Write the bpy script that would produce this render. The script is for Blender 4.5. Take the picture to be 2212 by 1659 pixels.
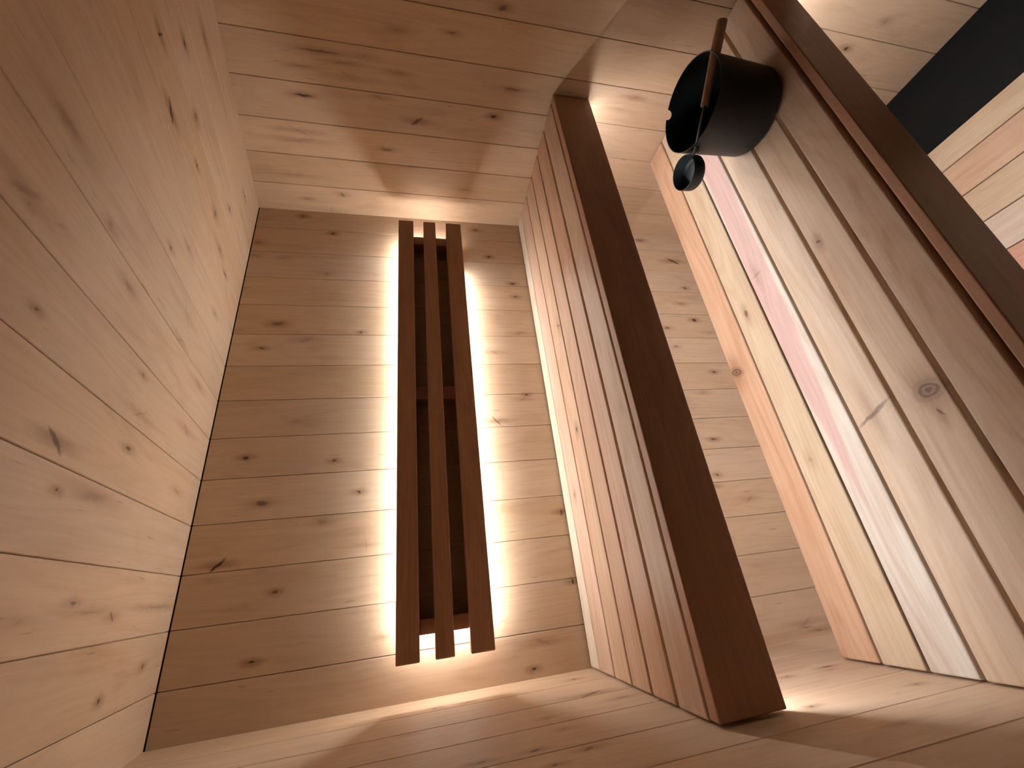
import bpy, bmesh, math, random
from mathutils import Vector, Matrix

for o in list(bpy.data.objects): bpy.data.objects.remove(o)
S = bpy.context.scene
COL = S.collection
Z0 = 1.25                     # upper bench top above the floor

# ------------------------------------------------------------------ camera, world, exposure
cd = bpy.data.cameras.new('camera'); cam = bpy.data.objects.new('camera', cd); COL.objects.link(cam)
R = [(-0.11433142, -0.19290142, -0.97453444), (-0.89718756, 0.44128651, 0.01790797), (0.42659443, 0.87638762, -0.22352167)]
M = Matrix(((R[0][0], -R[1][0], -R[2][0]), (R[0][1], -R[1][1], -R[2][1]), (R[0][2], -R[1][2], -R[2][2]))).to_4x4()
M.translation = Vector((0.24696903, -1.26532533, 0.44041099 + Z0))
cam.matrix_world = M
cd.sensor_fit = 'HORIZONTAL'; cd.sensor_width = 36.0; cd.lens = 876.582 / 2212 * 36.0
cd.clip_start = 0.01
S.camera = cam
W = bpy.data.worlds.new('world'); S.world = W; W.use_nodes = True
W.node_tree.nodes['Background'].inputs[0].default_value = (0.5, 0.45, 0.42, 1)
W.node_tree.nodes['Background'].inputs[1].default_value = 0.02
S.view_settings.view_transform = 'Standard'; S.view_settings.look = 'None'
S.view_settings.exposure = 0.08; S.view_settings.gamma = 1.0; S.view_settings.use_curve_mapping = False

LED_COL = (1.0, 0.985, 0.95)
LED_COOL = (1.0, 0.985, 0.99)
P_BACK = 70.0      # radiance of the strips round the backrest
P_UP = 90.0        # strip under the upper bench
P_LOW = 105.0       # strip under the lower bench

# ------------------------------------------------------------------ helpers
def link(name, bm, mat, parent=None, smooth=False):
    me = bpy.data.meshes.new(name)
    bmesh.ops.recalc_face_normals(bm, faces=bm.faces)
    bm.to_mesh(me); bm.free()
    if mat: me.materials.append(mat)
    if smooth:
        for p in me.polygons: p.use_smooth = True
    o = bpy.data.objects.new(name, me); COL.objects.link(o)
    if parent: o.parent = parent
    return o
def empty(name, loc=(0, 0, 0)):
    o = bpy.data.objects.new(name, None); COL.objects.link(o); o.location = loc
    o.empty_display_size = 0.05
    return o
def child(name, bm, mat, parent, smooth=False):          # bm in world coordinates, parent not rotated
    bmesh.ops.translate(bm, verts=bm.verts, vec=-Vector(parent.location))
    return link(name, bm, mat, parent, smooth)
def tag(o, label=None, cat=None, group=None, kind=None):
    if label: o['label'] = label
    if cat: o['category'] = cat
    if group: o['group'] = group
    if kind: o['kind'] = kind
    return o
def add_box(bm, a, b, bevel=0.0, seg=3):
    lo = [min(a[i], b[i]) for i in range(3)]; hi = [max(a[i], b[i]) for i in range(3)]
    vs = [bm.verts.new((x, y, z)) for x in (lo[0], hi[0]) for y in (lo[1], hi[1]) for z in (lo[2], hi[2])]
    fs = [(0, 1, 3, 2), (4, 6, 7, 5), (0, 4, 5, 1), (2, 3, 7, 6), (0, 2, 6, 4), (1, 5, 7, 3)]
    fc = [bm.faces.new([vs[i] for i in f]) for f in fs]
    if bevel:
        ed = set(e for f in fc for e in f.edges)
        bmesh.ops.bevel(bm, geom=list(ed), offset=bevel, segments=seg, profile=0.5, affect='EDGES')
def box(a, b, bevel=0.0, seg=3):
    bm = bmesh.new(); add_box(bm, a, b, bevel, seg); return bm
def lathe(bm, prof, c, n=96):
    rings = []
    for r, z in prof:
        if r < 1e-6: rings.append([bm.verts.new((c[0], c[1], c[2] + z))])
        else: rings.append([bm.verts.new((c[0] + r * math.cos(2 * math.pi * i / n), c[1] + r * math.sin(2 * math.pi * i / n), c[2] + z)) for i in range(n)])
    for a, b in zip(rings, rings[1:]):
        for i in range(n):
            j = (i + 1) % n
            if len(a) == 1: bm.faces.new((a[0], b[i], b[j]))
            elif len(b) == 1: bm.faces.new((a[i], a[j], b[0]))
            else: bm.faces.new((a[i], a[j], b[j], b[i]))
def tube(bm, pts, rad, n=24, flat=None):
    pts = [Vector(p) for p in pts]; rings = []
    for k, p in enumerate(pts):
        t = (pts[min(k + 1, len(pts) - 1)] - pts[max(k - 1, 0)]).normalized()
        s = t.cross(Vector((0, 0, 1))).normalized(); u = s.cross(t).normalized()
        r = rad[k] if isinstance(rad, (list, tuple)) else rad
        rv = r * (flat or 1.0)
        rings.append([bm.verts.new(p + s * (r * math.cos(2 * math.pi * i / n)) + u * (rv * math.sin(2 * math.pi * i / n))) for i in range(n)])
    for a, b in zip(rings, rings[1:]):
        for i in range(n):
            j = (i + 1) % n; bm.faces.new((a[i], a[j], b[j], b[i]))
    bm.faces.new(rings[0][::-1]); bm.faces.new(rings[-1])

# ------------------------------------------------------------------ materials
class NG:
    def __init__(s, tree): s.t = tree; s.n = tree.nodes; s.l = tree.links
    def put(s, node, sock, v):
        if v is None: return
        if hasattr(v, 'is_output') or isinstance(v, bpy.types.NodeSocket): s.l.new(v, node.inputs[sock])
        else: node.inputs[sock].default_value = v
    def m(s, op, a, b=None, c=None, clamp=False):
        n = s.n.new('ShaderNodeMath'); n.operation = op; n.use_clamp = clamp
        for i, v in enumerate((a, b, c)): s.put(n, i, v)
        return n.outputs[0]
    def vec(s, x, y, z):
        n = s.n.new('ShaderNodeCombineXYZ')
        for i, v in enumerate((x, y, z)): s.put(n, i, v)
        return n.outputs[0]
    def vm(s, op, a, b=None, scale=None):
        n = s.n.new('ShaderNodeVectorMath'); n.operation = op
        s.put(n, 0, a); s.put(n, 1, b)
        if scale is not None: s.put(n, 'Scale', scale)
        return n.outputs['Value'] if op in ('LENGTH', 'DOT_PRODUCT') else n.outputs[0]
    def noise(s, v, scale=1.0, detail=2.0, rough=0.5, dist=0.0):
        n = s.n.new('ShaderNodeTexNoise'); s.put(n, 'Vector', v); n.inputs['Scale'].default_value = scale
        n.inputs['Detail'].default_value = detail; n.inputs['Roughness'].default_value = rough
        n.inputs['Distortion'].default_value = dist
        return n.outputs[0]
    def mr(s, v, a, b, c=0.0, d=1.0, smooth=True):
        n = s.n.new('ShaderNodeMapRange'); n.interpolation_type = 'SMOOTHSTEP' if smooth else 'LINEAR'
        for i, x in enumerate((v, a, b, c, d)): s.put(n, i, x)
        return n.outputs[0]
    def mix(s, f, a, b, mode='MIX'):
        n = s.n.new('ShaderNodeMix'); n.data_type = 'RGBA'; n.blend_type = mode
        s.put(n, 0, f)
        for k, v in ((6, a), (7, b)):
            s.put(n, k, v if not isinstance(v, tuple) else (v + (1,))[:4])
        return n.outputs[2]

def wood(name, light, dark, u='Z', v='X', w='Y', uoff=0.0, v0=None, pitch=0.12, knots=(), seed=0.0,
         streak=0.6, fine=0.35, figure=0.3, vary=0.18, rough=0.5, heart=None, pores=0.0, hue=0.5):
    mt = bpy.data.materials.new(name); mt.use_nodes = True
    g = NG(mt.node_tree); bsdf = g.n['Principled BSDF']
    tc = g.n.new('ShaderNodeTexCoord'); sp = g.n.new('ShaderNodeSeparateXYZ'); g.l.new(tc.outputs['Object'], sp.inputs[0])
    U = g.m('SUBTRACT', sp.outputs[u], uoff); V = sp.outputs[v]; Wd = sp.outputs[w]
    if v0 is not None:
        bid = g.m('FLOOR', g.m('DIVIDE', g.m('SUBTRACT', V, v0), pitch))
        wn = g.n.new('ShaderNodeTexWhiteNoise'); wn.noise_dimensions = '1D'; g.l.new(g.m('ADD', bid, seed + 0.37), wn.inputs['W'])
        spn = g.n.new('ShaderNodeSeparateXYZ'); g.l.new(wn.outputs['Color'], spn.inputs[0])
        r1, r2 = spn.outputs[0], spn.outputs[1]
        U2 = g.m('ADD', U, g.m('MULTIPLY', r1, 17.0)); W2 = g.m('ADD', Wd, g.m('MULTIPLY', r2, 23.0))
    else:
        random.seed(seed); r1 = random.random(); r2 = random.random()
        U2 = g.m('ADD', U, r1 * 17 + seed); W2 = g.m('ADD', Wd, r2 * 23)
    # knots: a dark core, a brown halo drawn out along the grain
    base2 = g.vec(U, V, 0.0)
    wob = g.noise(g.vec(U2, V, W2), 55.0, 2.0)
    core = None; halo = None; push = None
    if knots:
        wv = g.n.new('ShaderNodeTexNoise'); g.l.new(g.vec(U2, V, W2), wv.inputs['Vector']); wv.inputs['Scale'].default_value = 60; wv.inputs['Detail'].default_value = 2
        warped = g.vm('ADD', base2, g.vm('SCALE', g.vm('SUBTRACT', wv.outputs['Color'], (0.5, 0.5, 0.5)), scale=0.009))
        warped = g.vm('MULTIPLY', warped, (1, 1, 0))
        for (ku, kv, ang, ln, wd, st) in knots:
            ln = max(ln, 0.004); wd = max(min(wd, ln * 1.2), 0.0026)
            d = g.vm('SUBTRACT', warped, (ku, kv, 0))
            ca, sa = math.cos(ang), math.sin(ang)
            a = g.vm('DOT_PRODUCT', d, (ca / ln, sa / ln, 0)); b = g.vm('DOT_PRODUCT', d, (-sa / wd, ca / wd, 0))
            r = g.vm('LENGTH', g.vec(a, b, 0.0))
            hard = st > 0.5
            c = g.mr(r, 1.05, 0.35 if hard else 0.0, 0.0, st if hard else st * 0.6)
            if wd > 0.009 and hard:      # large knots show their own rings
                c = g.m('MULTIPLY', c, g.mr(g.m('SINE', g.m('MULTIPLY', r, 17.0)), -1.0, 1.0, 0.35, 0.9))
            e = g.vm('LENGTH', g.vm('MULTIPLY', d, (1 / (ln * 1.6 + 0.022), 1 / (wd * 1.3 + 0.0085), 0)))
            h = g.mr(e, 1.2, 0.0, 0.0, min(1.0, st + 0.15))
            core = c if core is None else g.m('MAXIMUM', core, c)
            halo = h if halo is None else g.m('MAXIMUM', halo, h)
    # bending of the grain
    bend = g.m('MULTIPLY', g.m('SUBTRACT', g.noise(g.vec(g.m('MULTIPLY', U2, 1.3), g.m('MULTIPLY', V, 5.0), W2), 1.0, 1.0), 0.5), 0.05)
    V2 = g.m('ADD', V, bend)
    if halo is not None:
        V2 = g.m('ADD', V2, g.m('MULTIPLY', halo, 0.006))
    fineN = g.noise(g.vec(g.m('MULTIPLY', U2, 5.0), g.m('MULTIPLY', V2, 170.0), g.m('MULTIPLY', W2, 170.0)), 1.0, 4.0, 0.6)
    midN = g.noise(g.vec(g.m('MULTIPLY', U2, 1.6), g.m('MULTIPLY', V2, 26.0), g.m('MULTIPLY', W2, 26.0)), 1.0, 3.0, 0.55)
    fld = g.noise(g.vec(g.m('MULTIPLY', U2, 1.1), g.m('MULTIPLY', V2, 8.0), W2), 1.0, 1.5, 0.45)
    rings = g.m('SINE', g.m('MULTIPLY', fld, 95.0))
    rings = g.mr(rings, -0.2, 1.0)
    stain = g.mr(g.noise(g.vec(g.m('MULTIPLY', U2, 3.2), g.m('MULTIPLY', V2, 13.0), W2), 1.0, 3.0, 0.6, 0.8), 0.50, 0.78)
    f = g.m('MULTIPLY', g.mr(fineN, 0.3, 0.75), fine)
    f = g.m('ADD', f, g.m('MULTIPLY', rings, figure * 0.5))
    f = g.m('ADD', f, g.m('MULTIPLY', g.mr(midN, 0.35, 0.7), streak * 0.55))
    f = g.m('ADD', f, g.m('MULTIPLY', stain, 0.38))
    f = g.m('MINIMUM', f, 1.0)
    col = g.mix(f, light, dark)
    if heart:
        hc, vc, slope, hw, u0, u1 = heart     # band colour, its line and half width, tapering out between u0 and u1
        dv = g.m('ABSOLUTE', g.m('SUBTRACT', V2, g.m('ADD', g.m('MULTIPLY', U, slope), vc)))
        taper = g.mr(U, u0, u1, 0.0, hw, False)
        mk = g.mr(g.m('SUBTRACT', dv, taper), 0.006, -0.006)
        col = g.mix(mk, col, g.mix(f, hc, tuple(c * 0.72 for c in hc)))
    if v0 is not None:
        hsv = g.n.new('ShaderNodeHueSaturation'); g.l.new(col, hsv.inputs['Color'])
        g.l.new(g.m('ADD', g.m('MULTIPLY', g.m('SUBTRACT', r1, 0.5), vary * 2), 1.0), hsv.inputs['Value'])
        g.l.new(g.m('ADD', g.m('MULTIPLY', g.m('SUBTRACT', r2, 0.5), 0.16), 1.0), hsv.inputs['Saturation'])
        col = hsv.outputs[0]
    # short dark pin strokes
    if pores:
        pn = g.mr(g.noise(g.vec(g.m('MULTIPLY', U2, 14.0), g.m('MULTIPLY', V2, 120.0), W2), 1.0, 1.0), 0.72, 0.80, 0.0, pores)
        col = g.mix(pn, col, tuple(c * 0.45 for c in dark))
    if core is not None:
        col = g.mix(g.m('MULTIPLY', halo, 0.62), col, (dark[0] * 0.52, dark[1] * 0.38, dark[2] * 0.33))
        col = g.mix(core, col, (0.075, 0.036, 0.022))
    g.l.new(col, bsdf.inputs['Base Color'])
    bsdf.inputs['Roughness'].default_value = rough
    bsdf.inputs['Specular IOR Level'].default_value = 0.28
    bp = g.n.new('ShaderNodeBump'); bp.inputs['Strength'].default_value = 0.12; bp.inputs['Distance'].default_value = 0.001
    g.l.new(fineN, bp.inputs['Height']); g.l.new(bp.outputs[0], bsdf.inputs['Normal'])
    return mt

def plain(name, col, rough=0.5, metal=0.0, spec=0.4, bump=0.0):
    mt = bpy.data.materials.new(name); mt.use_nodes = True
    g = NG(mt.node_tree); b = g.n['Principled BSDF']
    tc = g.n.new('ShaderNodeTexCoord')
    nz = g.noise(tc.outputs['Object'], 260.0, 3.0)
    g.l.new(g.mix(nz, tuple(c * 0.85 for c in col), tuple(min(1, c * 1.15) for c in col)), b.inputs['Base Color'])
    b.inputs['Roughness'].default_value = rough; b.inputs['Metallic'].default_value = metal
    b.inputs['Specular IOR Level'].default_value = spec
    if bump:
        bp = g.n.new('ShaderNodeBump'); bp.inputs['Strength'].default_value = bump; bp.inputs['Distance'].default_value = 0.0005
        g.l.new(nz, bp.inputs['Height']); g.l.new(bp.outputs[0], b.inputs['Normal'])
    return mt
def led(name, power, colour=LED_COL):
    mt = bpy.data.materials.new(name); mt.use_nodes = True; n = mt.node_tree.nodes
    b = n['Principled BSDF']; b.inputs['Base Color'].default_value = (0.8, 0.8, 0.75, 1)
    b.inputs['Emission Color'].default_value = colour + (1,); b.inputs['Emission Strength'].default_value = power
    return mt
M_LB, M_LB2, M_LU, M_LL = led('led_backrest', P_BACK), led('led_backrest_underside', P_BACK * 1.35), led('led_upper', P_UP, LED_COOL), led('led_lower', P_LOW, LED_COOL)

KN_BACK= [(0.8715, 1.6129, 3.114, 0.0106, 0.0101, 0.8), (0.7574, 1.531, 3.0539, 0.007, 0.0063, 1.0), (1.0106, 1.4662, 3.0861, 0.0146, 0.0105, 0.45), (0.9013, 1.1058, 3.047, 0.0235, 0.0098, 0.75), (0.6352, 1.0742, 3.1291, 0.0054, 0.0044, 0.8), (0.9372, 1.0083, -2.7264, 0.0138, 0.0042, 0.7), (0.7633, 1.3294, 2.9722, 0.0152, 0.0076, 0.35), (1.0126, 1.4007, -2.9968, 0.0198, 0.0056, 0.4), (0.9215, 1.3957, -2.7743, 0.0193, 0.0048, 0.35), (0.8046, 1.0423, 2.7066, 0.0338, 0.0074, 0.3), (0.9304, 0.6425, -3.0565, 0.0108, 0.0073, 1.0), (0.6922, 0.6187, -3.0801, 0.0082, 0.0046, 0.7), (0.8703, 0.5092, -3.06, 0.0186, 0.0081, 0.6), (0.6172, 0.5222, -2.4874, 0.0073, 0.0041, 0.9), (0.9528, 0.3607, 2.3871, 0.0271, 0.0054, 1.0), (0.7117, 0.4468, -2.9296, 0.0161, 0.0087, 0.45), (0.5922, 0.3742, -1.6994, 0.0319, 0.0035, 0.3), (0.8096, 0.2816, -3.1297, 0.0079, 0.0047, 0.7), (0.8428, 0.1347, -3.0654, 0.011, 0.0034, 0.95), (0.5444, 0.1471, -3.058, 0.008, 0.0026, 0.4), (0.8079, 0.7483, -3.1004, 0.0129, 0.0087, 0.25), (0.9641, 0.3276, -2.7336, 0.0217, 0.0028, 0.2), (0.1938, 1.5992, 3.0511, 0.0135, 0.0093, 0.7), (0.1467, 1.4527, 2.6458, 0.0097, 0.0059, 1.0), (0.0644, 1.3157, 3.0945, 0.0093, 0.0062, 0.8), (0.0578, 1.2498, 3.1043, 0.0091, 0.0046, 0.7), (0.0701, 0.819, 2.5948, 0.0069, 0.0029, 1.0), (0.0819, 0.8033, 2.7031, 0.022, 0.0034, 0.5), (0.0643, 1.0784, 2.7434, 0.0265, 0.0045, 0.45), (0.1688, 0.9927, -2.5478, 0.028, 0.004, 0.5), (0.1567, 0.0217, -2.9493, 0.0073, 0.0044, 1.0), (0.1232, 0.0786, -2.7372, 0.0409, 0.0054, 0.4), (0.2355, 0.29, 3.0056, 0.0129, 0.0053, 0.35), (0.01, 0.2149, -1.6598, 0.0105, 0.0035, 1.0), (-0.7394, 1.3287, 3.0978, 0.0096, 0.0076, 0.7), (-0.6887, 1.2405, -3.0047, 0.0177, 0.0067, 0.5), (-0.7251, 1.1543, -2.6585, 0.0139, 0.008, 1.0), (-0.5833, 1.1115, 3.1262, 0.0162, 0.0075, 0.55), (-0.7821, 1.091, 2.543, 0.0297, 0.0056, 0.3), (-0.5936, 1.0204, -3.0528, 0.0096, 0.005, 0.6), (-0.7285, 0.9003, -3.1288, 0.0108, 0.0061, 0.8), (-0.6469, 0.81, 2.6624, 0.0231, 0.0044, 0.4), (-0.6217, 0.6207, -3.0912, 0.0148, 0.0052, 0.8), (-0.5872, 0.4885, -3.0732, 0.0085, 0.0048, 0.7), (-0.6833, 0.398, 2.5721, 0.0314, 0.0064, 0.35), (-0.5687, 0.4508, -2.4896, 0.0164, 0.0041, 0.4), (-0.5915, 1.605, -3.13, 0.0234, 0.0114, 0.6), (-0.7261, 1.4866, -2.6014, 0.0428, 0.0071, 0.9), (-0.7235, 0.0146, 2.7554, 0.0492, 0.0056, 0.4), (-0.7224, -0.0003, -3.1118, 0.0079, 0.0025, 0.9), (0.1868, 0.725, -2.2786, 0.0313, 0.0033, 0.7), (0.0607, 1.3159, 3.0945, 0.0107, 0.0071, 0.7), (0.0122, 0.4132, -1.5412, 0.0116, 0.0046, 0.9)]
KN_CEIL= [(0.7526, 1.2665, 2.0653, 0.0154, 0.0043, 1.0), (0.6864, 1.3765, -2.5516, 0.0138, 0.0073, 0.8), (0.6328, 1.513, 2.9923, 0.0319, 0.0136, 0.5), (0.6472, 1.1969, -2.5742, 0.0303, 0.0088, 1.0), (0.5627, 1.3131, 3.105, 0.0125, 0.0128, 0.75), (0.4944, 1.2297, 3.04, 0.0055, 0.0045, 0.8), (0.3365, 1.24, -3.0878, 0.0139, 0.0125, 0.6), (0.1623, 1.5132, 2.4277, 0.0153, 0.0031, 0.9), (0.2544, 1.3507, -2.9648, 0.0083, 0.0075, 0.6), (0.6794, 0.8384, 2.9976, 0.0116, 0.0085, 0.45), (0.8258, 0.8802, 3.1256, 0.042, 0.011, 0.45), (0.8305, 0.7393, 2.6103, 0.0424, 0.0083, 0.5), (0.8179, 0.7302, 2.6346, 0.0038, 0.0016, 0.5), (0.7643, 0.7493, 2.719, 0.0222, 0.0056, 0.25), (0.2504, 1.1911, -3.0604, 0.0275, 0.0105, 0.5), (0.4193, 1.0341, 3.0513, 0.0237, 0.0099, 0.35), (0.492, 0.9691, 3.1169, 0.0071, 0.0038, 0.6), (0.1726, 1.168, 2.7848, 0.0159, 0.0044, 0.8), (0.7404, 0.6256, 2.9432, 0.0051, 0.0021, 0.8), (0.5805, 0.7913, 3.0554, 0.0247, 0.0073, 0.5), (0.6179, 0.4908, -2.6147, 0.0338, 0.0056, 0.8), (0.4215, 0.5413, -3.1414, 0.0122, 0.0035, 0.75), (0.4465, 0.6817, -2.6391, 0.0054, 0.0034, 0.6), (0.5768, 0.4307, 2.1656, 0.0033, 0.003, 1.0), (0.4816, 0.4409, 2.9406, 0.0677, 0.0109, 0.45), (0.4194, 0.611, 2.645, 0.0509, 0.003, 0.5), (0.3337, 0.8321, 2.7534, 0.0322, 0.0033, 0.5), (0.1701, 0.7956, -2.9762, 0.0481, 0.0076, 0.45), (0.1784, 0.6645, -2.6508, 0.0442, 0.0074, 0.4), (0.1754, 1.0185, 3.0768, 0.016, 0.0068, 0.5), (0.3382, 0.8997, -2.4295, 0.0723, 0.0069, 0.25), (0.1458, 0.521, -2.883, 0.0282, 0.0048, 0.4), (0.3894, 0.2742, -3.0996, 0.0739, 0.002, 0.4), (0.3095, 0.2648, -2.3762, 0.0161, 0.004, 0.6), (0.4454, 0.2881, -3.1113, 0.0109, 0.0013, 0.6), (0.1119, 0.1675, 2.298, 0.0082, 0.0063, 0.7), (0.2735, 0.1347, 2.3962, 0.0055, 0.0051, 0.9), (0.1078, 0.2771, -3.1328, 0.1127, 0.0024, 0.5), (0.5605, 0.2678, 2.6283, 0.0154, 0.0021, 0.3)]
KN_RIGHT= [(0.1979, -0.7432, -2.7344, 0.0146, 0.0077, 0.6), (0.3334, -0.6669, -3.0518, 0.0145, 0.0029, 0.55), (0.4835, -0.6511, -3.0198, 0.0164, 0.0036, 0.35), (0.7028, -0.5699, 3.1349, 0.0675, 0.0036, 0.6), (0.7613, -0.5237, -3.1135, 0.0438, 0.0038, 0.5), (0.77, -0.4437, 3.1322, 0.0315, 0.0052, 0.95), (0.4316, -0.4068, -2.5031, 0.0316, 0.0068, 0.75), (0.1808, -0.4544, -3.0152, 0.0137, 0.0062, 1.0), (0.1319, -0.5457, 3.1232, 0.0369, 0.0041, 0.6), (0.4801, -0.5454, -3.1069, 0.0225, 0.0034, 0.4), (0.715, -0.0909, 2.1743, 0.0133, 0.0072, 0.55), (0.536, -0.2952, -3.1122, 0.0218, 0.0053, 0.6), (0.8101, -0.3292, 2.681, 0.062, 0.0042, 0.45), (0.817, -0.2956, -2.9741, 0.087, 0.0037, 0.45), (0.5445, -0.4647, 2.6984, 0.0234, 0.0052, 0.4), (0.6403, -0.5491, -3.0481, 0.0479, 0.0028, 0.5), (0.5795, -0.5743, -2.3588, 0.034, 0.0025, 0.4), (0.6234, -0.5099, 2.5231, 0.0595, 0.0035, 0.3), (0.253, -0.1613, -3.0384, 0.0306, 0.0065, 0.35), (0.843, -0.0602, 3.0667, 0.0136, 0.0038, 0.5), (0.1253, -0.5463, 3.1168, 0.049, 0.0033, 0.5), (-0.2845, -0.5751, -2.4244, 0.0275, 0.0035, 0.5), (-0.2442, -0.5318, -3.0423, 0.0315, 0.0014, 0.25), (-0.9134, -0.807, -2.7368, 0.009, 0.0064, 1.0), (-0.9725, -0.8857, -2.2003, 0.0093, 0.0066, 0.45), (0.7682, -0.0153, 1.6054, 0.0294, 0.0062, 0.2), (0.868, -0.1589, 3.1274, 0.0854, 0.0066, 0.2)]
KN_LEFT= [(0.4191, -0.1028, -2.4931, 0.0053, 0.0059, 0.7), (0.3448, -0.105, -2.4762, 0.0038, 0.0062, 0.6), (0.2737, -0.4653, 3.0301, 0.0109, 0.0049, 1.0), (0.199, -0.504, 2.535, 0.0141, 0.0057, 0.6), (0.3626, -0.4636, -3.0718, 0.0136, 0.0049, 0.8), (0.2627, -0.5324, 2.4573, 0.008, 0.0039, 0.7), (0.0889, -0.2312, 2.7056, 0.038, 0.0064, 0.7), (0.0446, -0.2986, 3.0224, 0.0243, 0.0051, 0.5), (0.0763, -0.0826, -2.5813, 0.008, 0.007, 0.6), (0.4714, -0.255, -2.8519, 0.0106, 0.0058, 0.3), (0.2176, -0.3269, -2.6422, 0.0069, 0.0048, 0.5), (0.207, -0.4021, -2.9084, 0.0041, 0.0035, 0.5), (-0.1788, -0.5433, -3.0995, 0.0047, 0.0041, 0.9), (-0.709, -0.0556, -2.5126, 0.0126, 0.0137, 0.6), (-0.3922, -0.3754, -3.129, 0.0176, 0.0058, 0.6), (-0.3791, -0.3962, -2.6203, 0.0048, 0.0054, 0.4), (-0.2804, -0.3846, -2.6454, 0.0046, 0.0051, 0.6), (-0.3921, -0.5538, -2.4163, 0.004, 0.0064, 0.6), (-0.212, -0.6613, 3.1103, 0.0231, 0.0022, 0.35)]
KN_LOW= [(0.7035, -0.3759, -2.0046, 0.0262, 0.0136, 0.9), (0.4641, -0.7636, -1.3567, 0.0245, 0.0179, 0.8), (0.46, -0.6578, -1.1475, 0.0451, 0.0043, 0.6), (0.8345, -0.4822, 3.0857, 0.0121, 0.0049, 0.7), (0.4152, -0.4825, -2.8191, 0.0065, 0.0073, 0.4), (0.8544, -0.7299, -1.8297, 0.0067, 0.0038, 0.8), (0.9055, -0.5592, -1.5328, 0.0212, 0.0044, 0.5), (0.422, -0.7616, -2.6177, 0.0093, 0.002, 0.7)]
KN_UP= [(0.9565, -0.2319, -2.1675, 0.0133, 0.0027, 0.7), (0.6072, -0.2196, -2.6197, 0.0082, 0.0056, 0.8), (0.4422, -0.1107, -2.2723, 0.0081, 0.0075, 0.6), (0.5607, -0.4947, -2.7875, 0.0057, 0.0038, 0.4)]
XW = 1.6431; ZC = 1.0322; SL = -0.15584; YF = -1.95; P = 0.12
ALD_L, ALD_D = (0.64, 0.48, 0.34), (0.43, 0.28, 0.175)
wk = dict(streak=0.24, fine=0.2, figure=0.22, vary=0.06, rough=0.55, pores=0.35)
M_BACK = wood('alder_back', ALD_L, ALD_D, 'Z', 'X', 'Y', Z0, 1.5437 - 20 * P, P, KN_BACK, 3.0, **wk)
M_CEIL = wood('alder_ceiling', ALD_L, ALD_D, 'X', 'Y', 'Z', 0.0, 1.5437 - 20 * P, P, KN_CEIL, 11.0, **wk)
M_RIGHT = wood('alder_right', ALD_L, ALD_D, 'Z', 'Y', 'X', Z0, -20 * P, P, KN_RIGHT, 23.0, **wk)
M_LEFT = wood('alder_left', ALD_L, ALD_D, 'Z', 'Y', 'X', Z0, -0.005 - 20 * P, P, KN_LEFT, 37.0, **wk)
M_FRONT = plain('unseen_front_dark', (0.012, 0.012, 0.013), 0.12)  # unseen front wall, made dark and glossy to keep bounced light low
M_VOID = plain('dark_void', (0.01, 0.008, 0.007), 0.9)

# ------------------------------------------------------------------ tongue and groove panels
def panel(name, mat, f, u0, u1, cuts, v0, v1, g=0.0007, ch=0.0011, dp=0.006, th=0.02):
    """boards between the cuts; f(u, v, d) gives the point at depth d behind the face"""
    bm = bmesh.new()
    edges = [v0] + sorted(c for c in cuts if v0 < c < v1) + [v1]
    for a, b in zip(edges, edges[1:]):
        gl = g if a > v0 else 0; gr = g if b < v1 else 0
        cl = ch if a > v0 else 0; cr = ch if b < v1 else 0
        prof = [(a + gl, dp), (a + gl, cl), (a + gl + cl, 0), (b - gr - cr, 0), (b - gr, cr), (b - gr, dp)]
        A = [bm.verts.new(f(u0, v, d)) for v, d in prof]; B = [bm.verts.new(f(u1, v, d)) for v, d in prof]
        for i in range(5): bm.faces.new((A[i], A[i + 1], B[i + 1], B[i]))
        bm.faces.new(A[::-1]); bm.faces.new(B)
    # the tongues and the back of the boards
    c = [bm.verts.new(f(u, v, d)) for u in (u0, u1) for v in (v0, v1) for d in (dp, th)]
    for q in ((0, 1, 3, 2), (4, 6, 7, 5), (0, 4, 5, 1), (2, 3, 7, 6), (0, 2, 6, 4), (1, 5, 7, 3)): bm.faces.new([c[i] for i in q])
    o = link(name, bm, mat); return tag(o, kind='structure')

xc = [1.5437 - P * k for k in range(14)]
ZB = 0.0
panel('wall_back', M_BACK, lambda u, v, d: (v, d, u), 0.0, Z0 + ZC - 0.0036, xc, -0.0, XW)
tag(link('joint_shade_1', box((0.0, 0.0008, Z0 + ZC - 0.0036), (XW, 0.02, Z0 + ZC + 0.006)), M_VOID), kind='structure')     # black strip in the open joint, shade of the void put into its colour
panel('wall_right', M_RIGHT, lambda u, v, d: (XW + d, v, u), ZB, Z0 + 1.05, [-P * k for k in range(1, 17)], YF, 0.0)
panel('wall_left', M_LEFT, lambda u, v, d: (-d, v, u), ZB, Z0 + 1.05, [-0.005 - P * k for k in range(1, 17)], YF, 0.0)
tag(link('wall_front', box((-0.02, YF, 0.0), (XW + 0.02, YF - 0.012, Z0 + 0.80)), M_FRONT), kind='structure')
# sloping ceiling: local X runs down the slope towards the room, local Y across the boards
co = panel('ceiling', M_CEIL, lambda u, v, d: (u, v, d), 0.0010, 2.0, xc, 0.0, XW)
k = math.sqrt(1 + SL * SL)
co.matrix_world = Matrix(((0, 1, 0, 0), (-1 / k, 0, SL / k, 0), (SL / k, 0, 1 / k, Z0 + ZC), (0, 0, 0, 1)))

M_TILE = plain('black_tile', (0.0055, 0.0075, 0.0085), 0.6, 0.0, 0.2, bump=0.1)
tag(link('floor', box((-0.02, 0.02, -0.03), (XW + 0.02, YF - 0.02, 0.0)), M_TILE), kind='structure')

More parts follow.
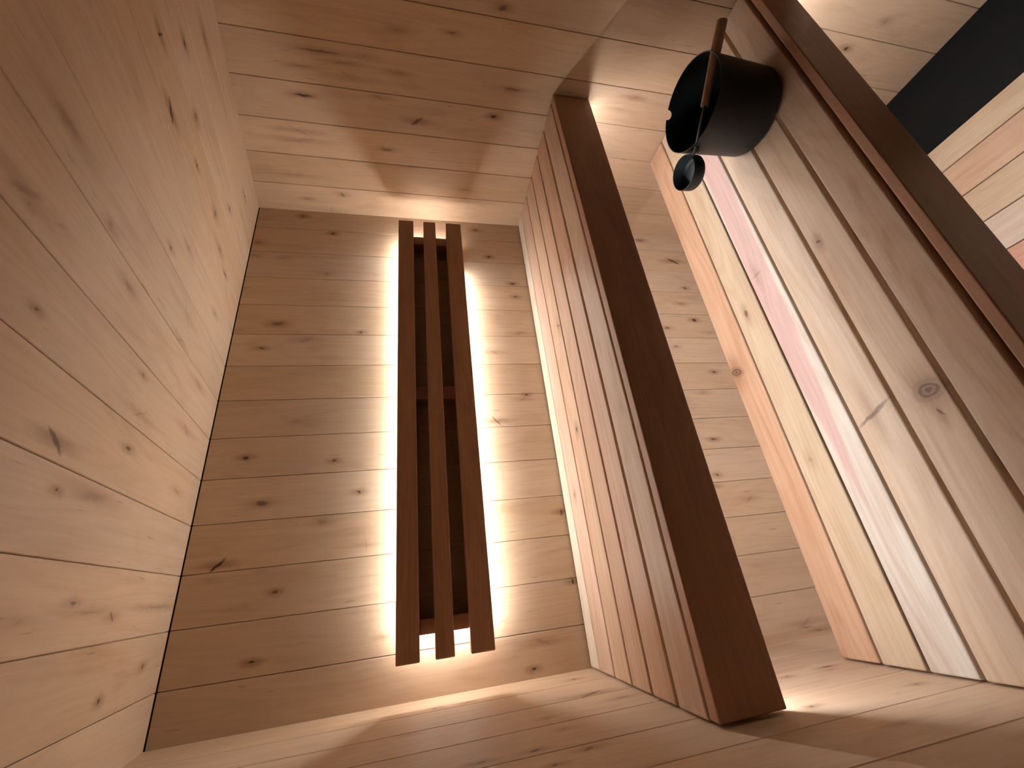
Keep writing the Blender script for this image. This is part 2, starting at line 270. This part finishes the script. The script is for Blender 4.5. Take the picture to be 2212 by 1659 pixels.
# ------------------------------------------------------------------ bench boards
def bl(c, s): return tuple(x * s for x in c)
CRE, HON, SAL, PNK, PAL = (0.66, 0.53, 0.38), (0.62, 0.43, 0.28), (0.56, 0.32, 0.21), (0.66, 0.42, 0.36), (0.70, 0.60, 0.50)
def bwood(name, c, seed, kn=(), dark=None, **kw):
    a = dict(streak=0.5, fine=0.35, figure=0.42, rough=0.42, pores=0.15); a.update(kw)
    return wood(name, c, dark or (c[0] * 0.72, c[1] * 0.61, c[2] * 0.52), 'X', 'Y', 'Z', 0.0, None, P, kn, seed, **a)
def kin(ks, y0, y1, loc): return [(a - loc[0], b - loc[1], c, d * 1.25, e * 1.3, f) for a, b, c, d, e, f in ks if y1 - .004 < b < y0 + .004]
TB = 0.027
def bench(name, label, zt, edges, cols, fascia, knots, legs, seed, ledspec, lower):
    loc = (XW / 2, edges[0][0], zt - TB)
    root = empty(name, loc); tag(root, label, 'bench')
    for i, ((y0, y1), (c, kw)) in enumerate(zip(edges, cols)):
        mt = bwood('bench_board_wood', c, seed + i * 1.7, kin(knots, y0, y1, loc), **kw)
        child('board', box((0.004, y0, zt - TB), (XW - 0.003, y1, zt), 0.0035), mt, root)
    y0, y1, h = fascia
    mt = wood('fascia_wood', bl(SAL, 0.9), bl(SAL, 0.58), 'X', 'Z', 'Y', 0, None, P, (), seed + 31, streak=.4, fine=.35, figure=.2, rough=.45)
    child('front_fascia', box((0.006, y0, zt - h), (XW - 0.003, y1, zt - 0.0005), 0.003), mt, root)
    return root, loc

pal_u = [((0.80, 0.71, 0.60), {}), ((0.69, 0.51, 0.41), {}), ((0.67, 0.49, 0.36), {}), ((0.66, 0.46, 0.34), {}), ((0.62, 0.42, 0.30), {}), ((0.64, 0.47, 0.35), {})]  # first board paler: glow of the nearby strip put into its colour
ed_u = [(-0.0065, -0.0665), (-0.0705, -0.1595), (-0.1645, -0.2495), (-0.2550, -0.3380), (-0.3445, -0.4290), (-0.4370, -0.5215)]
KUP = [(a, b, c, d, e, f) for a, b, c, d, e, f in KN_UP]
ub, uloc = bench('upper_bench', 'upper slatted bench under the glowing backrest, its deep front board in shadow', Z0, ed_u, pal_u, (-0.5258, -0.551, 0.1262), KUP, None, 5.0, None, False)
ed_l = [(-0.3565, -0.4405), (-0.4465, -0.5285), (-0.5345, -0.6110), (-0.6175, -0.7010), (-0.7085, -0.7880), (-0.7965, -0.8745)]
ZL = Z0 - 0.4562
pal_l = [((0.66, 0.45, 0.31), {}), ((0.68, 0.56, 0.41), {}), ((0.76, 0.71, 0.64), dict(streak=.3, heart=((0.70, 0.50, 0.455), -0.212, -0.010, 0.036, -0.55, -0.08))),
         ((0.68, 0.55, 0.42), {}), ((0.64, 0.49, 0.35), {}), ((0.60, 0.46, 0.34), {})]
lb, lloc = bench('lower_bench', 'lower slatted bench carrying the black bucket', ZL, ed_l, pal_l, (-0.8840, -0.9035, 0.1427), KN_LOW, None, 9.0, None, True)
M_SUP = wood('support_wood', ALD_L, ALD_D, 'X', 'Z', 'Y', 0, None, P, (), 77, streak=.4, fine=.3, figure=.2)
M_SUPY = wood('support_wood_cross', ALD_L, ALD_D, 'Y', 'Z', 'X', 0, None, P, (), 78, streak=.4, fine=.3, figure=.2)
# bearers under the boards, resting on wall cleats
for root, zt, ya, yb, rh in ((ub, Z0, -0.010, -0.5255, 0.113), (lb, ZL, -0.362, -0.8838, 0.130)):
    for x0 in (0.30, 0.80, 1.30):
        child('bearer', box((x0, ya, zt - TB - 0.045), (x0 + 0.04, yb, zt - TB), 0.002, 1), M_SUPY, root)
    child('mounting_rail', box((0.006, yb + 0.0005, zt - rh), (XW - 0.004, yb + 0.024, zt - TB), 0.002, 1), M_SUP, root)
child('back_rail', box((0.004, -0.001, Z0 - TB - 0.04), (XW - 0.004, -0.024, Z0 - TB), 0.002, 1), M_SUP, ub)
child('back_rail', box((0.004, -0.3595, ZL - TB - 0.067), (XW - 0.004, -0.383, ZL - TB), 0.002, 1), M_SUP, lb)
# light strips under the two benches
def strip(root, mat, a, b):
    o = child('led_strip', box(a, b), mat, root); o['label'] = 'glowing light strip'; return o
zs = Z0 - 0.1135
strip(ub, M_LU, (0.03, -0.5145, zs), (1.46, -0.5225, zs - 0.004))
bm = bmesh.new(); tube(bm, [(1.46, -0.5185, zs - 0.002), (1.485, -0.519, zs - 0.010), (1.51, -0.524, Z0 - 0.1305), (1.56, -0.526, Z0 - 0.1305), (1.59, -0.524, zs - 0.011), (1.61, -0.519, zs - 0.004)], 0.0035, 12)
o = child('led_strip_tail', bm, M_LU, ub, True); o['label'] = 'loose drooping end of the light strip'
zl = ZL - 0.1305
strip(lb, M_LL, (0.03, -0.8725, zl), (1.61, -0.8805, zl - 0.004))

# ------------------------------------------------------------------ backrest
DB = 0.080; TS = 0.028
br = empty('backrest', (0.815, 0.0, Z0 + 0.385)); tag(br, 'long wooden slatted backrest on the back wall, glowing round its edges', 'backrest')
for i, (za_, zb_) in enumerate(((0.5065, 0.4500), (0.4130, 0.3660), (0.3265, 0.2660))):
    mt = wood('backrest_slat_wood', bl(SAL, 0.78), bl(SAL, 0.5), 'X', 'Z', 'Y', 0, None, P, (), 61 + i * 2.3, streak=.45, fine=.4, figure=.25, rough=.45)
    child('slat', box((0.088, -DB + TS, Z0 + zb_), (1.543, -DB, Z0 + za_), 0.0028), mt, br)
RB = -DB + TS
for xa, xb_ in ((0.141, 0.176), (0.789, 0.834), (1.449, 1.488)):
    mt = wood('cleat_wood', bl(SAL, 0.85), bl(SAL, 0.5), 'Z', 'X', 'Y', 0, None, P, (), 71 + xa, streak=.4, fine=.35, figure=.2)
    child('cleat', box((xa, -0.0008, Z0 + 0.276), (xb_, RB, Z0 + 0.4925), 0.0015, 1), mt, br)
for za_, zb_ in ((0.4925, 0.468), (0.303, 0.276)):
    for xa, xb_ in ((0.176, 0.789), (0.834, 1.449)):
        child('rail', box((xa, -0.0008, Z0 + zb_), (xb_, RB, Z0 + za_), 0.0015, 1), M_SUP, br)
yl0, yl1 = -0.026, -0.034
strip(br, M_LB, (0.141, yl0, Z0 + 0.4927), (1.488, yl1, Z0 + 0.495))
strip(br, M_LB2, (0.141, yl0, Z0 + 0.2758), (1.345, yl1, Z0 + 0.2735))
strip(br, M_LB, (0.1408, yl0, Z0 + 0.2735), (0.1385, yl1, Z0 + 0.495))
strip(br, M_LB, (1.4882, yl0, Z0 + 0.30), (1.4905, yl1, Z0 + 0.495))

# ------------------------------------------------------------------ bucket
M_BLK = plain('black_powder_coat', (0.011, 0.0155, 0.018), 0.48, 0.0, 0.4, 0.25)
BC = (1.3048, -0.746, ZL + 0.0004); RBt, RT, HB = 0.1035, 0.1113, 0.188
bm = bmesh.new()
t = 0.0022
prof = [(0, 0), (RBt - 0.014, 0), (RBt - 0.008, 0.0012), (RBt - 0.003, 0.0055), (RBt, 0.014)]
prof += [(RBt + (RT - RBt) * s, 0.014 + (HB - 0.014) * s) for s in (0.25, 0.5, 0.75, 1.0)]
prof += [(RT - t * 0.5, HB + 0.0008), (RT - t, HB)]
prof += [(RBt + (RT - RBt) * s - t, 0.014 + (HB - 0.014) * s) for s in (0.75, 0.5, 0.25, 0.0)]
prof += [(RBt - 0.006, 0.006), (RBt - 0.014, t), (0, t)]
lathe(bm, prof, (0, 0, 0), 128)
bk = link('bucket', bm, M_BLK, None, True); bk.location = BC
tag(bk, 'round black metal sauna bucket with notched rim standing on the lower bench', 'bucket')
# the ladle line, in the plane just under the rim
ZR = BC[2] + HB
L0 = Vector((1.2055, -0.6915, ZR - 0.016)); L1 = Vector((1.3925, -0.8925, ZR - 0.020))
def cutter(c, d, r, ln):
    bm = bmesh.new(); d = Vector(d).normalized(); tube(bm, [Vector(c) - d * ln / 2, Vector(c) + d * ln / 2], r, 40)
    o = link('cutter', bm, None); return o
cuts = []
dirl = (L1 - L0).normalized()
for sgn in (-1, 1):      # the two wall holes the ladle runs through
    p0 = L0.copy(); a = Vector((p0.x - BC[0], p0.y - BC[1])); b = Vector((dirl.x, dirl.y))
    bb = a.dot(b); cc = a.dot(a) - RT * RT; tt = -bb + sgn * math.sqrt(max(bb * bb - cc, 0))
    p = L0 + dirl * (tt / math.hypot(dirl.x, dirl.y))
    cuts.append(cutter(p, dirl, 0.0132 if sgn > 0 else 0.010, 0.07))
an = math.radians(43)     # half round notch in the rim
cuts.append(cutter((BC[0] + RT * math.cos(an), BC[1] + RT * math.sin(an), ZR - 0.001), (math.cos(an), math.sin(an), 0), 0.0125, 0.05))
for c in cuts:
    m = bk.modifiers.new('cut', 'BOOLEAN'); m.operation = 'DIFFERENCE'; m.object = c; m.solver = 'EXACT'
bpy.context.view_layer.update()
dg = bpy.context.evaluated_depsgraph_get()
me = bpy.data.meshes.new_from_object(bk.evaluated_get(dg)); bk.modifiers.clear(); bk.data = me
me.materials.clear(); me.materials.append(M_BLK)
for p in me.polygons: p.use_smooth = True; p.material_index = 0
try: me.set_sharp_from_angle(angle=math.radians(35))
except Exception: pass
for c in cuts: bpy.data.objects.remove(c)

# ------------------------------------------------------------------ ladle
ld = empty('ladle', tuple(L0)); tag(ld, 'sauna ladle with wooden grip and black cup lying through the holes of the bucket', 'ladle')
M_GRIP = wood('ladle_grip_wood', (0.40, 0.27, 0.21), (0.26, 0.16, 0.12), 'X', 'Y', 'Z', 0, None, P, (), 88, streak=.3, fine=.3, figure=.1, rough=.5)
Lm = L0 + (L1 - L0) * 0.355
bm = bmesh.new(); d = (L1 - L0); n = 14
pts = [Lm + (L1 - Lm) * (i / n) for i in range(n + 1)]; rr = [0.0098 + 0.0024 * min(1, i / n * 1.5) for i in range(n + 1)]
pts = [pts[0]] + pts + [L1 + dirl * 0.0015]; rr = [rr[0] * 0.9] + rr + [rr[-1] * 0.85]
tube(bm, pts, rr, 28)
o = child('grip', bm, M_GRIP, ld, True); o['label'] = 'round wooden grip'
CC = Vector((1.1923, -0.6329, ZR - 0.0124)); RC = 0.045
bm = bmesh.new()
tube(bm, [CC + (L0 - CC).normalized() * (RC - 0.001), L0 + dirl * 0.004, L0 + dirl * 0.03, Lm + dirl * 0.012], [0.0055, 0.006, 0.006, 0.0075], 16, 0.45)
o = child('shank', bm, M_BLK, ld, True); o['label'] = 'thin black metal shank'
bm = bmesh.new(); hc = 0.0386; tc_ = 0.0016
prof = [(0, -hc), (RC - 0.009, -hc), (RC - 0.004, -hc + 0.0015), (RC - 0.0008, -hc + 0.006), (RC, -hc + 0.011), (RC, -0.001), (RC - tc_ / 2, 0), (RC - tc_, -0.001), (RC - tc_, -hc + 0.009), (RC - 0.006, -hc + 0.003), (RC - 0.010, -hc + tc_), (0, -hc + tc_)]
lathe(bm, prof, (0, 0, 0), 72)
tilt = Matrix.Rotation(-math.atan(0.085), 4, 'Y')
bmesh.ops.transform(bm, matrix=Matrix.Translation(CC) @ tilt, verts=bm.verts)
o = child('cup', bm, M_BLK, ld, True); o['label'] = 'round black cup'

# ------------------------------------------------------------------ duckboard on the floor
db = empty('duckboard', (0.75, -1.25, 0.0)); tag(db, 'pale slatted duckboard on the dark floor beyond the lower bench', 'duckboard')
ZD = 0.04
xs = [1.3435, 1.2545, 1.1455, 1.0375, 0.929, 0.8205, 0.712, 0.6035, 0.495, 0.3865, 0.278, 0.1695, 0.061]
dcol = [CRE, (0.66, 0.47, 0.34), CRE, PAL, (0.66, 0.40, 0.30)]
for i, (xa, xb_) in enumerate(zip(xs, xs[1:])):
    c = dcol[i % 5]
    mt = wood('duckboard_wood', c, (c[0] * .7, c[1] * .6, c[2] * .52), 'Y', 'X', 'Z', 0, None, P, (), 91 + i * 1.9, streak=.5, fine=.35, figure=.3, rough=.5)
    child('slat', box((xa - 0.0018, -0.45, ZD - 0.022), (xb_ + 0.0018, YF + 0.06, ZD), 0.002), mt, db)
for yy in (-0.55, -1.15, -1.75):
    child('batten', box((1.33, yy, 0.0), (0.08, yy - 0.04, ZD - 0.022)), M_SUP, db)
